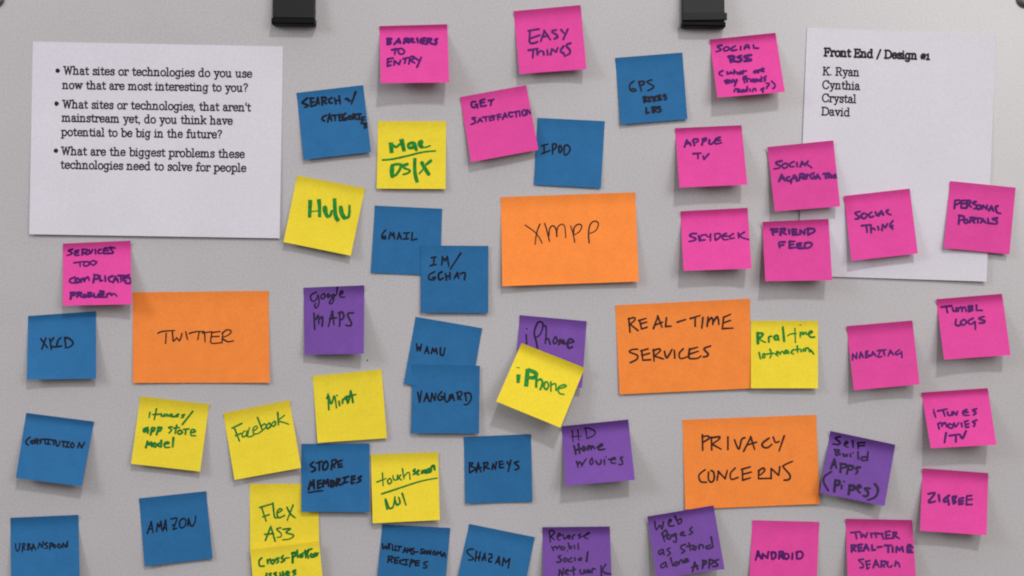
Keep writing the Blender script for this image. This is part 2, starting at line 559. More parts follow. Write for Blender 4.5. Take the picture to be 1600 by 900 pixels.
# ------------------------------------------------------------------ printed sheets
def paper(quad, left, right, seed, label, lines, bullets=(), wave=2.2):
    s = Sheet(quad, left, right, base=0.6, adh=0.5, dip=0.25, wave=wave, seed=seed, corner=0.7)
    o = s.build('paper_sheet', M_WHITE, nu=24, nv=32)
    tag(o, label, 'paper', 'printed paper sheets on the board')
    ink = Ink(s, seed)
    for (reg, text, a, b, h, w) in lines:
        write(ink, reg, SLAB, text, a, b, h, w, jit=0.0)
    for (reg, c, d) in bullets:
        c = zp(reg, c)
        ink.stroke([c], d * ZK)
    ink.build('printed_text', M_PRINT, o)
    return s


paper([(51.2, 65), (442.3, 72.6), (437, 372.3), (45.5, 366)], 5, 4, 3,
      'white landscape sheet with three printed bullet questions, left side', [
    ('A1', 'What sites or technologies do you use', (343, 401), (1360, 418), 29, 7.4),
    ('A1', 'now that are most interesting to you?', (338, 479), (1337, 495), 29, 7.4),
    ('A1', "What sites or technologies, that aren't", (338, 583), (1355, 601), 29, 7.4),
    ('A1', 'mainstream yet, do you think have', (335, 656), (1255, 673), 29, 7.4),
    ('A1', 'potential to be big in the future?', (332, 733), (1197, 747), 29, 7.4),
    ('A1', 'What are the biggest problems these', (331, 836), (1320, 853), 29, 7.4),
    ('A2', 'technologies need to solve for people', (328, 218), (1328, 236), 29, 7.4)],
    [('A1', (312, 382), 27), ('A1', (308, 560), 27), ('A1', (301, 815), 27)])
paper([(1261, 43), (1556, 55.2), (1541.5, 440), (1246, 430.5)], 3, 6, 8,
      'white portrait sheet with a bold printed heading and four names, right side', [
    ('B2', 'Front End / Design #1', (512, 302), (1080, 322), 29, 10.8),
    ('B2', 'K. Ryan', (505, 404), (698, 411), 29, 7.4),
    ('B2', 'Cynthia', (502, 478), (703, 485), 29, 7.4),
    ('B2', 'Crystal', (500, 549), (682, 556), 29, 7.4),
    ('B2', 'David', (498, 621), (648, 628), 29, 7.4)])


# ------------------------------------------------------------------ sticky notes
GROUPS = {'P': (M_PINK, M_NAVY, 'pink sticky notes on the board'),
          'B': (M_BLUE, M_BLACK, 'blue sticky notes on the board'),
          'Y': (M_YELLOW, M_GREEN, 'yellow sticky notes on the board'),
          'O': (M_ORANGE, M_BROWNBLACK, 'large orange sticky notes on the board'),
          'V': (M_PURPLE, M_PURPLEBLACK, 'purple sticky notes on the board')}
SEED = [100]


def note(kind, reg, quad, lift, label, lines=(), traces=(), base=0.5, ink_mat=None, slant=0.10, dip=1.6, adh=0.20, pen=None):
    SEED[0] += 1
    q = [zp(reg, p) for p in quad]
    l, r = lift if isinstance(lift, tuple) else (lift, lift)
    mat, im, group = GROUPS[kind]
    s = Sheet(q, l, r, base=base, seed=SEED[0], dip=dip, adh=adh)
    o = s.build('sticky_note', mat)
    tag(o, label, 'sticky note', group)
    ink = Ink(s, SEED[0])
    for ln in lines:
        rg, text, a, b, h, w = ln[:6]
        write(ink, rg, HAND, text, a, b, h, w, slant=ln[6] if len(ln) > 6 else slant)
    for (rg, st) in traces:
        trace(ink, rg, st)
    if pen:
        penned(ink, *pen)
    ink.build('handwriting', ink_mat or im, o)
    return o


# --- orange
note('O', 'B3', [(8, 235), (735, 209), (755, 692), (17, 717)], 12, 'large orange note with four thin letters, upper middle of the board', pen=((810,330,.09615), 18, '''
~110,225 290,360 385,515; ~350,210 300,340 270,540; ~425,195 460,300 505,487; ~495,400 510,280 560,235 610,290 625,412; ~620,400 640,260 710,210 755,260 770,432; ~850,240 890,370 915,502; ~895,370 910,260 980,210 1030,240 990,330 910,385; ~1150,512 1140,350 1170,210 1240,160 1300,200 1260,310 1160,360'''))
note('O', 'C1', [(718, 58), (1452, 50), (1458, 547), (719, 548)], 4, 'large flat orange note at left, under a pink note corner', pen=((240,500,.09615), 20, '''
~70,214 150,184 345,170; 205,215 195,382; ~305,190 312,270 322,345 375,285; ~375,285 395,310 425,332 462,218; 520,188 550,312; ~580,216 700,187 825,185; 740,190 718,318; 790,212 945,188; 830,220 835,352; 945,210 925,352; ~920,350 960,380 1085,370; 940,205 1085,185; 930,270 1062,265; 1125,200 1110,372; ~1115,215 1190,160 1260,180 1220,240 1130,280; ~1130,310 1200,350 1302,338'''))
note('O', 'D1', [(697, 128), (1425, 92), (1432, 578), (720, 610)], 5, 'large orange note reading REAL-TIME SERVICES in capitals', pen=((970,480,.125), 20, '''
100,140 115,312; ~95,147 165,130 175,160 110,217; 120,215 217,292; 235,165 260,272; 225,167 315,140; 245,207 325,185; 260,272 330,250; 408,268 465,110; 460,108 517,252; 430,222 520,187; 570,130 560,242; 560,242 630,236; 705,187 812,153; 868,142 992,103; 930,125 930,237; 1027,128 1013,262
1080,237 1090,118; ~1090,185 1130,130 1150,160 1150,217; ~1150,195 1200,120 1220,160 1226,217; 1285,128 1270,267; 1270,267 1402,262; 1285,127 1372,88; 1280,197 1370,165
~212,525 140,530 110,560 205,600 200,650 118,692; 260,540 275,662; 250,547 340,520; 265,602 360,575; 275,662 372,656; 410,530 415,675; ~405,542 480,520 490,550 415,612; 420,610 532,647; ~545,550 575,632 640,528; 670,540 675,637; ~780,520 730,580 750,642 850,612; ~860,520 850,600 865,640 960,637 1002,608; 860,527 960,500; 855,587 970,550; ~1122,484 1040,520 1090,580 1080,610 1030,622'''))
note('O', 'N', [(1066.3, 655.9), (1275.2, 648.1), (1280.7, 787.4), (1070.6, 796)], 4, 'large orange note reading PRIVACY CONCERNS in capitals', pen=((1080,670,.1125), 22, '''
155,80 160,298; ~150,112 235,100 240,140 160,187; 280,112 285,293; ~270,127 390,110 380,150 290,212; 295,215 417,283; 510,108 510,288; ~600,150 660,282 700,150 747,123; 728,312 830,110; 825,108 882,285; 770,227 907,185; ~1080,130 990,200 1000,250 1060,262 1122,213; ~1140,113 1170,187 1220,177; 1292,98 1220,308
~192,568 110,640 130,730 212,742; ~240,600 240,700 280,742 320,690 310,600 275,580; 360,713 380,588; 375,590 470,692; 470,692 502,578; ~612,543 545,620 560,702 652,673; 710,560 715,713; 715,713 822,680; 700,562 822,528; 715,632 837,600; 940,580 935,692; ~935,582 1000,545 1020,580 960,642; 935,692 1112,687; 1110,692 1110,548; 1110,550 1215,647; 1215,647 1232,523; ~1405,452 1300,500 1280,530 1370,640 1360,702 1290,712'''))

# --- pink
note('P', 'A3', [(667, 141), (1034, 131), (1045, 446), (675, 450)], 40, 'pink note reading BARRIERS TO ENTRY near the left clip', pen=((590,40,.075), 44, '''
205,270 205,385; ~200,275 290,275 230,325; ~230,325 275,345 255,378 200,390
345,388 440,280; 440,275 475,370; 380,350 470,335
545,365 565,285; ~560,280 625,272 605,318 560,330; 590,330 640,352
655,355 665,288; ~655,285 735,278 700,322 665,328; 690,328 770,348
825,270 840,358
~985,262 910,285 900,355 1005,385; 910,325 990,320
1030,378 1040,275; ~1035,272 1120,275 1095,318 1040,325; 1060,330 1125,375
~1245,275 1195,300 1228,345 1205,388 1150,380
w38; 295,505 460,475; 375,480 355,595; ~430,492 485,475 555,520 540,580 470,592 432,545 432,492
210,690 205,840; 205,690 320,678; 210,762 290,745; 205,840 285,822
345,820 350,730; 350,735 450,810; 450,810 480,720
535,690 650,665; 590,680 565,780; 650,800 670,690; ~665,668 720,640 765,670 690,725; 690,730 770,775
790,680 855,725; 910,660 820,865'''))
note('P', 'B1', [(78, 60), (440, 27), (472, 374), (110, 400)], 22, 'pink note reading EASY THINGS at the top middle', pen=((810,30,.075), 38, '''
240,235 230,450; 205,240 430,205; 250,400 450,330; ~225,440 250,495 320,500 400,470
465,460 545,240; 535,235 665,425; 490,375 620,340
~790,225 720,235 705,270 790,320 815,370 750,408; 890,220 950,290; 1030,205 935,420
210,645 410,610; 310,630 300,805; 385,620 395,740; ~400,720 460,660 520,680 530,742; 600,640 610,742
670,738 695,620; 695,620 785,682; 785,682 820,590
~945,560 890,630 890,690 955,705; 925,690 970,772; ~1090,500 1020,520 1010,570 1070,640 1070,710 1000,750'''))
note('P', 'B1', [(1137, 214), (1494, 177), (1545, 497), (1180, 528)], 34, 'pink note with five cramped lines ending in a bracketed question', pen=((1110,55,.1111), 25, '''
~160,140 100,160 150,205 80,232; ~225,165 185,190 205,222 260,200 250,165 220,165; ~350,150 290,190 310,215 370,205; 425,155 425,205; ~478,195 500,138 540,145 548,188; 480,172 545,167; 605,140 610,180; 610,180 675,182
w33; 268,305 290,378; ~255,300 330,298 325,335 280,345; ~290,350 330,365 360,368
~430,288 380,310 440,335 420,366 380,372; ~575,278 500,290 480,305 540,335 570,350 480,364
w24; ~175,500 130,520 130,555 175,570; ~235,515 240,545 270,535 285,515 300,540 325,520; 335,490 335,545; ~335,525 370,515 380,545; ~420,515 395,535 420,545 430,515 440,540; 460,495 460,540; 435,515 510,500
~640,495 610,515 630,530 655,495 660,525; ~675,525 680,490 705,490; ~712,500 750,478 725,468 715,500 755,512
w30; ~205,640 225,680; ~215,640 250,635 255,670 280,635 300,665; 320,630 340,660; 370,630 340,715
w25; ~505,580 465,590 475,640 480,670; 460,620 505,610; ~515,655 520,615 545,610; 565,618 568,652; ~590,640 620,625 600,615 590,650 630,655; ~640,652 645,620 665,625 670,650; ~705,620 682,640 710,650; 718,585 718,648; ~785,575 752,600 775,620 760,645
w24; ~335,797 345,760 370,755; ~380,780 410,765 390,760 385,795 420,795; ~452,765 430,790 455,797 462,765 466,792; ~502,765 480,790 510,790; 518,725 520,790; 555,757 560,787; ~595,788 605,752 635,755 640,782; ~735,745 710,765 740,768; 748,740 738,800; ~785,675 825,680 815,710 795,725; 790,745; ~860,645 905,690 905,730 880,748'''))
note('P', 'B1', [(950, 693), (1310, 677), (1342, 999), (975, 1014)], 36, 'pink note with a two line word pair, directly above a lone-word pink note', pen=((1060,205,.0625), 46, '''
155,390 205,220; 205,215 312,355; 195,315 300,295; 400,352 372,240; ~360,245 400,200 490,205 480,260 400,290; 590,342 612,210; ~600,202 690,175 680,230 612,262; ~780,220 768,300 830,322 885,260; ~1040,150 930,200 918,310 1080,287; 930,235 1050,225
370,562 565,545; 490,555 490,685; 620,620 642,702; 642,702 760,565'''))
note('P', 'B2', [(204, 795), (561, 759), (598, 1116), (245, 1143)], 18, 'pink note reading SOCIAL AGGREGATION over the left edge of the names sheet', pen=((1200,240,.075), 38, '''
~290,150 175,180 180,220 250,250 230,300 125,317; ~360,200 295,240 320,300 390,285 410,220 360,200; ~540,165 460,210 460,265 540,272; 600,190 610,275; 668,275 705,170; 705,165 775,245; 690,225 770,210; ~835,160 800,200 845,245 912,292
w42; 228,578 285,440; 285,440 347,563; 250,520 340,502; ~450,482 395,500 400,560 475,562 492,525; 490,540 480,622; ~560,447 530,470 540,512 590,502; 590,480 602,572; 648,558 670,430; ~665,425 740,422 722,480 670,490; 690,490 760,532
~835,440 775,450 755,512 815,517; 760,478 822,468; ~960,400 890,440 900,512 960,507 960,462; 995,522 1030,440; 1030,440 1088,527; 1008,495 1065,488; 1150,422 1275,408; 1200,420 1205,512; 1255,425 1258,500; ~1310,445 1290,480 1325,502 1350,468 1312,445; 1380,502 1390,440; 1390,440 1430,500; 1430,500 1440,430'''), base=6)
note('P', 'B4', [(177, 369), (535, 353), (555, 685), (193, 690)], 33, 'pink note reading FRIEND FEED over the lower left corner of the names sheet', pen=((1190,345,.075), 46, '''
215,185 240,292; 195,180 340,170; 225,237 330,225; 390,292 400,180; ~395,175 490,165 470,215 410,230; 430,235 512,282; 570,185 580,272; 640,190 650,292; 640,180 732,180; 650,232 732,235; 650,290 760,287; 800,282 808,195; 808,195 890,272; 890,272 902,180; 965,180 970,292; ~950,165 1080,165 1102,220 985,285
w42; ~485,440 365,455 380,562; 380,512 460,502; 580,430 580,565; 580,430 690,430; 590,497 670,492; 580,567 700,557; ~830,465 750,480 740,522; 740,522 820,517; ~740,530 770,572 880,567; ~900,470 1000,450 1052,500 980,562 890,567; 902,470 895,552'''), base=5)
note('P', 'B4', [(618, 229), (974, 189), (1018, 540), (660, 580)], 18, 'pink note reading SOCIAL THING wholly on the names sheet', pen=((1320,315,.075), 38, '''
~320,205 220,230 240,270 300,320 290,350 220,362; ~400,240 345,280 370,345 430,340 460,270 400,240; ~560,220 500,270 530,322 600,307; 640,215 660,292; w46; 700,290 760,195; 760,195 805,275; 705,255 800,242; w38; ~905,172 865,205 910,255 962,272
350,502 550,480; 450,500 465,642; 540,490 550,645; ~550,572 600,552 630,588; 690,520 710,592; 775,595 788,480; 788,482 850,545; 850,545 890,460; ~1005,395 950,470 950,535; 950,505 1005,498; 990,500 992,572'''), base=5)
note('P', 'B4', [(1192, 148), (1547, 184), (1513, 545), (1158, 510)], 8, 'pink note reading PERSONAL PORTALS over the right edge of the names sheet', pen=((1480,300,.075), 40, '''
150,342 165,180; ~155,180 250,170 270,220 180,262; 290,332 300,190; 290,180 390,175; 300,242 380,237; 290,332 400,332; 410,322 420,185; ~415,180 480,185 470,240 420,250; 430,255 502,312; ~600,200 550,210 540,240 610,280 590,342 555,347
~640,270 610,320 650,357 700,330 690,280 640,270; 730,352 745,280; 745,280 820,352; 820,352 832,270; 870,382 920,290; 920,290 962,392; 890,352 950,347; ~1055,290 1010,315 1035,420 1115,447
240,662 250,490; ~245,487 350,510 330,570 250,592; ~380,570 350,610 390,652 430,620 410,575 380,570; 470,632 490,540; ~480,532 580,540 560,580 500,592; 520,592 570,642; 590,545 720,547; 640,550 640,642; 700,642 740,560; 740,560 802,642; 715,612 780,607; 850,550 855,652; 855,652 940,652; ~1045,540 950,560 1030,600 1032,657 940,662'''), base=5)
note('P', 'B3', [(980, 312), (1343, 293), (1365, 622), (997, 634)], 34, 'pink note with one seven letter word, right of the upper orange note', pen=((1065,350,.075), 34, '''
~310,200 220,200 170,245 290,300 270,340 155,362; 350,240 372,352; ~490,220 410,240 375,285; ~380,285 400,332 490,330; ~510,220 545,262 592,262; 602,212 600,355; 690,220 702,332; ~688,207 790,200 802,270 708,337; ~930,195 850,240 870,322 975,320; 850,257 975,250; ~1080,200 1010,250 1020,302 1100,290; 1180,190 1190,295; 1310,170 1195,232; ~1200,240 1280,290 1405,325'''))
note('P', 'A2', [(340, 625), (707, 609), (712, 953), (340, 961)], 24, 'pink note reading SERVICES TOO COMPLICATED just under the questions sheet', pen=((95,380,.10554), 25, '''
~175,90 115,110 170,150 90,182; ~265,105 215,120 210,175 270,177; 215,142 260,142; 315,172 320,100; ~315,92 390,95 380,130 325,140; ~340,140 390,165 420,152; ~420,100 440,150 470,95; 510,90 515,157; ~590,90 555,110 560,150 610,147; ~690,72 640,82 640,150 720,142; 640,112 700,107; ~800,70 720,62 760,110 770,145 690,152
w22; 195,290 370,268; 285,280 285,342; ~350,275 340,330 400,330 420,280 350,275; ~480,255 430,290 480,322 530,280 480,255
w27; ~210,505 140,530 140,580 220,587; ~250,520 215,550 250,582 285,550 250,520; 300,577 305,525; ~305,545 345,520 350,567; ~350,545 400,500 420,552; 480,582 500,470; ~490,465 560,480 550,520 500,532; 580,480 580,557; 580,557 615,552; 655,485 660,562; ~770,485 710,510 720,560 770,572; 775,582 810,490; 810,490 850,577; 785,545 845,535; 850,480 940,475; 890,480 890,572; ~965,480 930,500 930,552 965,560; 930,522 970,517; ~1010,470 970,490 1035,530 1020,592 955,590
w31; 145,822 155,740; ~145,737 205,735 190,770 160,777; 240,797 250,735; ~245,732 300,735 290,760 255,767; 270,765 320,802; ~350,760 335,785 360,802 380,775 350,760; 400,792 410,735; ~405,735 450,735 420,760 470,780 405,797; w25; ~490,745 500,797 550,792; ~640,740 560,750 560,795 680,797; 560,772 640,767; 580,707 640,710; ~680,792 690,750 740,745 750,770 790,745 830,787'''), base=2)
note('P', 'D3', [(632, 241), (988, 210), (1028, 555), (672, 588)], 24, 'pink note with one eight letter word, right of a yellow note', pen=((1320,530,.075), 34, '''
160,432 165,310; 165,310 240,402; 240,402 252,275; 305,392 330,265; 330,265 382,382; 310,342 370,332; 435,382 440,260; ~440,252 480,250 450,310 530,342 440,387; 555,345 585,255; 585,255 645,352; 565,315 630,308; ~680,242 747,235 690,367 772,357; 770,227 862,220; ~800,230 815,280 832,337; 905,345 950,230; 950,230 1012,322; 920,292 990,282; ~1140,220 1060,280 1080,322 1155,290; 1180,258 1192,382'''))
note('P', 'D3', [(1117, 95), (1473, 66), (1520, 397), (1160, 422)], 33, 'pink note near right edge, second line LOGS', pen=((1465,465,.075), 40, '''
75,197 290,170; 180,190 205,312; ~310,210 330,282 380,262 390,210; 390,210 397,292; 430,282 440,215; ~440,222 500,200 510,282; ~510,222 570,200 592,282; w50; 650,282 655,190; ~650,187 720,185 685,230 732,252 660,287; w38; 810,160 810,262; 810,262 930,267
~385,450 375,560 440,582 500,545; ~540,460 480,510 530,572 600,520 570,460 540,460; ~740,430 650,480 650,540 720,547 755,505; 780,505 787,662; ~970,395 870,420 880,450 980,480 960,522 870,527'''))
note('P', 'D3', [(1037, 600), (1396, 576), (1443, 882), (1088, 902)], 40, 'strongly curled pink note near right edge, middle line MOVIES', pen=((1440,630,.07777), 36, '''
250,180 282,285; 245,135; 325,157 515,115; 430,140 467,258; ~520,180 540,242 600,232 610,170; 620,235 640,172; 640,172 700,235; 700,235 720,165; ~905,130 830,170 850,237 952,240; 830,187 932,180; ~1105,113 1030,140 1092,190 1040,237
352,515 330,410; ~330,420 390,390 412,467; ~410,435 470,392 505,472; ~560,410 525,460 600,502 640,450 560,410; ~650,400 690,472 745,390; 800,400 812,475; 870,370 890,482; 860,372 932,350; 880,432 952,412; 890,487 952,477; ~1112,338 1030,370 1072,410 1048,465
w40; 492,598 460,792; 560,652 742,625; 690,640 690,772; ~770,630 822,702 892,558'''))
note('P', 'D4', [(1043, 317), (1399, 343), (1390, 680), (1030, 655)], 30, 'lowest pink note near the right edge, one bold six letter word', pen=((1440,760,.0625), 54, '''
~165,187 330,160 270,260 190,350; ~190,350 200,402 345,372; 430,215 447,375; ~685,228 560,330 580,390 660,345; 660,320 682,452; 780,265 790,425; ~775,262 870,250 800,332 852,380 800,432; 935,330 940,445; ~1040,285 945,310; 940,375 1040,362; 940,445 1035,430; w46; 1130,250 1120,452; 1130,237 1252,230; 1130,332 1262,322; 1120,457 1265,450'''))
note('P', 'D4', [(123, 598), (485, 607), (470, 970), (105, 960)], 8, 'flat dark pink note cut by the bottom edge of the picture', pen=((1170,845,.075), 40, '''
143,398 190,215; 190,215 252,372; 165,322 240,312; 280,372 290,270; 290,270 390,362; 390,362 407,225; 470,240 480,372; ~465,240 550,250 555,340 490,387; 630,372 640,240; ~630,232 710,230 690,290 640,302; 660,300 722,372; ~760,270 730,320 770,377 830,350 820,280 760,265; 910,260 905,377; 1000,250 1000,367; ~985,237 1090,225 1127,300 1080,367 1000,372'''))
note('P', 'D4', [(627, 590), (987, 597), (1010, 940), (640, 945)], 28, 'pink note at the bottom edge with three lines, last word SEARCH', pen=((1320,820,.08333), 34, '''
115,147 282,130; 200,140 222,265; 300,150 315,237; 315,237 352,180; 352,180 392,242; 392,242 422,150; 490,160 502,238; 520,162 620,155; 570,155 592,243; 620,167 722,165; 690,165 727,268; 770,140 770,257; 760,132 852,120; 770,197 840,190; 770,257 890,252; 910,252 910,145; ~905,142 970,150 950,190 915,202; 930,202 1025,257
w40; 130,502 130,390; ~120,387 200,385 180,430 140,442; 150,442 202,492; 250,380 260,492; 250,377 322,365; 255,432 312,427; 260,492 322,482; 353,492 400,370; 400,370 452,482; 370,442 440,432; 510,380 515,477; 515,477 572,467; 620,420 697,410; 750,387 872,385; 815,390 815,515; 895,410 900,507; 965,512 975,415; 975,415 1025,475; 1025,475 1075,415; 1075,415 1095,505; 1180,420 1170,512; 1170,512 1270,517; 1170,412 1272,420; 1175,467 1250,472; 1190,380 1242,375
w32; ~350,645 260,660 340,740 340,800 288,802; 400,690 420,822; 395,687 477,670; 410,752 470,737; 420,822 462,802; 533,802 580,660; 580,660 642,792; 550,752 630,742; 680,797 690,690; ~680,682 770,690 750,740 690,752; 710,752 742,792; ~810,690 800,770 860,792 885,760; 940,772 960,680; ~950,732 1000,710 1032,792'''))

# --- blue
note('B', 'A3', [(219, 502), (579, 460), (622, 822), (258, 865)], 7, 'tilted blue note reading SEARCH CATEGORIES, right of the questions sheet', pen=((465,135,.07777), 38, '''
~195,235 100,315 110,340 205,375 190,400 145,420; 265,245 265,400; 250,240 330,235; 270,325 325,310; 265,400 370,372
370,365 405,222; 405,220 428,350; 385,310 420,300; 490,220 495,370; ~485,220 570,225 560,275 500,290; 510,290 580,345
~690,225 630,265 640,325 695,330; 745,235 770,352; 835,190 855,348; 760,290 850,270; ~960,255 1000,245 1030,290 1060,280; 1165,110 1080,352
w36; ~580,575 500,620 500,670 540,692; 605,715 635,560; 640,555 685,685; 615,650 680,640; 700,580 790,575; 750,580 755,682; 830,565 840,685; 830,570 890,565; 840,622 880,617; 840,685 900,677
~960,540 910,600 915,670 975,670 985,630 945,640; ~1050,590 1020,620 1040,660 1080,640 1070,595 1045,590; 1115,655 1115,560; ~1110,560 1170,565 1150,608 1120,615; 1140,615 1175,660
1210,555 1280,550; 1245,555 1228,655; 1190,657 1255,655; 1300,620 1285,745; 1290,622 1350,612; 1300,680 1345,670; 1280,745 1335,737; ~1405,742 1345,755 1350,785 1385,800 1375,828 1330,832'''))
note('B', 'B1', [(627, 313), (990, 284), (1018, 645), (656, 674)], 5, 'blue note reading GPS BIKES, left of the right clip', pen=((970,110,.08333), 30, '''
~245,200 175,260 170,350 220,392 285,378; ~205,352 250,342 285,375; 340,215 385,388; ~335,210 430,205 430,250 375,282; ~580,175 490,215 610,290 600,330 510,378
w36; 425,500 440,598; ~425,500 480,500 440,540 490,560 445,597; 512,507 560,500; 535,505 540,577; 510,582 562,573; 600,495 620,582; 655,490 620,540; 620,540 662,565; 700,475 710,557; 700,475 750,465; 710,515 745,510; 710,557 765,542; ~835,460 805,465 810,490 855,510 845,542 815,547
475,700 480,802; 480,802 530,787; 590,690 600,792; ~590,690 650,690 610,735 655,752 605,792; ~735,680 680,690 690,715 750,732 740,772 690,782'''))
note('B', 'B1', [(207, 637), (571, 655), (550, 1017.6), (188, 999)], 3, 'blue note tucked under the right edge of a tilted pink note', pen=((840,215,.04274), 58, '''
150,300 382,235; 240,270 240,562; 160,582 462,470; 550,240 545,602; ~540,242 630,220 690,290 650,380 570,462; ~830,280 780,350 790,522 860,512 890,400 830,290; ~980,300 970,450 975,602; ~990,300 1090,270 1180,380 1150,530 1020,642 975,602'''))
note('P', 'A3', [(1103, 525), (1461, 460), (1527, 810), (1163, 877)], 14, 'tilted pink note overlapping the left edge of a blue note', pen=((725,140,.075), 38, '''
~245,250 165,260 155,330 200,372 265,345 275,305; 235,310 285,300; 278,310 288,388; ~430,200 340,230 345,290 355,350; 345,272 430,265; 355,352 460,330; 510,230 620,205; 575,220 555,332
w34; ~240,580 170,595 230,640 225,690 145,725; 280,690 335,600; 335,600 385,668; 300,655 370,645; 390,575 490,562; 450,570 460,658; 530,560 540,652; ~640,545 575,550 575,580 625,590 620,625 570,637; 695,525 710,632; 695,525 770,510; 705,575 765,565
805,612 850,490; 850,490 902,582; 820,565 890,550; ~1010,475 940,482 940,540 980,567 1020,550; 1040,470 1130,450; 1085,460 1090,572; 1155,445 1165,552; ~1255,425 1215,450 1220,520 1260,537 1295,500 1280,430 1250,425; 1312,517 1322,420; 1322,420 1385,502; 1385,502 1397,405'''), base=2)
note('B', 'A4', [(642, 281), (1007, 298), (995, 662), (621, 644)], 3, 'blue note lying under the corner of another blue note, one five letter word', pen=((590,350,.12215), 19, '''
~105,75 60,130 60,180 100,187 95,155 70,167; 145,187 165,105; 165,105 190,152; 190,152 205,105; 205,105 217,187; 255,192 275,110; 275,110 302,192; 260,162 297,157; 335,117 407,110; 375,115 365,187; 330,192 397,187; 445,110 435,207; 435,207 502,190'''))
note('B', 'A4', [(890, 497), (1257, 499), (1256, 863), (891, 860)], 3, 'blue note overlapping the lower right corner of another blue note', pen=((590,350,.12215), 20, '''
685,432 747,420; 725,425 715,522; 675,532 752,517; 820,522 830,420; 830,420 860,472; 860,472 890,415; 890,415 912,542; 1065,370 930,577; w21; ~730,610 660,650 660,705 720,712 737,680 700,687; ~825,610 780,640 790,712 842,690; 870,632 880,717; 925,620 925,707; 875,672 925,662; 980,697 1020,620; 1020,620 1037,697; 990,667 1035,662; ~1055,637 1117,625 1110,712'''), base=4)
note('B', 'C1', [(152, 186), (519, 160), (520, 525), (145, 530)], 15, 'blue note left of the flat orange note, four letters', pen=((55,515,.04885), 52, '''
175,290 387,572; 340,270 210,622; 465,290 515,632; 590,260 500,382; ~510,540 600,552 700,547; ~820,260 740,330 700,450 710,542 842,520; 945,260 980,577; ~940,255 1080,280 1210,420 1120,542 960,582'''), dip=2.2)
note('B', 'C2', [(142, 18), (509, 65), (442, 415), (85, 370)], 24, 'curled tilted blue note at far left, one long word', pen=((30,675,.075), 32, '''
~225,105 145,180 150,240 190,272; ~290,170 240,200 270,242 310,200 290,165; 330,237 340,140; 340,140 380,242; 380,242 390,140; ~490,150 430,170 452,200 430,242; 510,152 580,145; 540,150 540,242; 570,152 652,155; 610,155 602,247; 560,247 642,252; 660,167 762,170; 720,170 715,272; ~765,190 775,272 820,287 847,190; 890,197 982,200; 930,200 915,302; 970,207 1042,210; 1010,210 992,312; 960,307 1042,317; ~1110,225 1070,270 1100,327 1145,280 1110,225; 1220,327 1250,220; 1250,220 1300,327; 1300,327 1362,213'''), dip=1.8)
note('B', 'C3', [(932, 190), (1293, 252), (1229, 614), (868, 552)], 3, 'tilted blue note mostly showing above the blue note stuck over it', pen=((640,530,.1222), 19, '''
90,60 97,148; 97,148 120,100; 120,100 135,150; 135,150 152,65; 193,178 225,95; 225,95 242,182; 205,152 235,147; 278,182 295,110; 295,110 318,162; 318,162 340,115; 340,115 352,187; ~395,110 395,190 430,202 452,110'''))
note('B', 'C3', [(915, 448), (1280, 455), (1275, 822), (908, 820)], 5, 'blue note stuck over the lower half of a tilted blue note', pen=((640,530,.1222), 20, '''
105,678 127,803; 127,803 152,662; 183,797 220,690; 220,690 247,792; 195,757 240,747; 270,797 285,690; 285,690 320,782; 320,782 337,690; ~412,670 365,730 375,777 425,762 425,732 400,737; ~450,690 455,782 490,797 517,710; 513,777 545,700; 545,700 572,782; 525,752 562,747; 622,772 610,690; ~600,682 660,670 660,720 620,737; 625,735 662,777; 710,700 727,792; ~700,692 770,690 787,760 740,832 698,832'''), base=4)
note('B', 'C4', [(1192, 148), (1556, 132), (1565, 497), (1202, 508)], 4, 'flat blue note below centre beside a curled purple note, seven letters', pen=((720,715,.075), 32, '''
185,110 180,318; ~175,107 250,110 220,180 310,230 190,312; 323,302 360,110; 360,110 417,297; 330,242 432,200; 480,272 490,120; ~470,117 550,100 560,150 490,202; 495,205 602,232; 655,242 670,130; 670,130 720,237; 720,237 742,90; 800,80 810,212; 800,87 872,75; 810,147 892,130; 810,212 892,202; 965,90 1000,152; 1042,58 985,292; ~1197,80 1120,110 1202,180 1190,232 1125,252'''))
note('B', 'C4', [(752, 620), (1120, 640), (1088, 1005), (718, 985)], 8, 'blue note at the bottom edge reading RECIPES on its second line', pen=((590,840,.075), 29, '''
~100,130 120,237 170,170 190,242 240,130; 220,132 280,130; 250,135 240,237; 310,150 310,257; 310,257 352,257; 370,170 370,267; 370,267 412,267; 410,182 502,185; 460,185 440,272; 528,312 570,215; 570,215 602,312; 545,277 600,272; 610,315 630,220; 630,220 660,285; 660,285 690,220; 690,220 702,322; ~760,220 710,240 762,290 740,342 700,337; 780,302 842,297; ~960,235 900,250 920,290 930,332 890,327; ~985,268 960,300 985,335 1012,300 985,268; 1040,347 1050,265; 1050,265 1100,352; 1100,352 1110,265; ~1180,275 1150,320 1170,357 1210,340 1180,275; 1230,367 1250,290; 1250,290 1285,335; 1285,335 1315,285; 1315,285 1325,375; 1345,392 1385,310; 1390,310 1412,405; 1350,362 1412,352
w31; 213,512 230,390; ~220,387 310,395 290,440 235,452; 240,452 302,512; 350,430 360,532; 345,427 442,415; 355,477 422,472; 360,532 422,527; ~560,460 470,480 470,530 540,562; 560,457 642,460; 600,460 590,562; 550,567 622,562; 668,602 700,470; ~690,462 752,475 730,512 685,525; 780,490 790,577; 775,487 872,480; 785,532 862,527; 790,582 862,577; ~1042,503 970,520 970,560 1020,580 1010,632 950,627'''), dip=1.9)
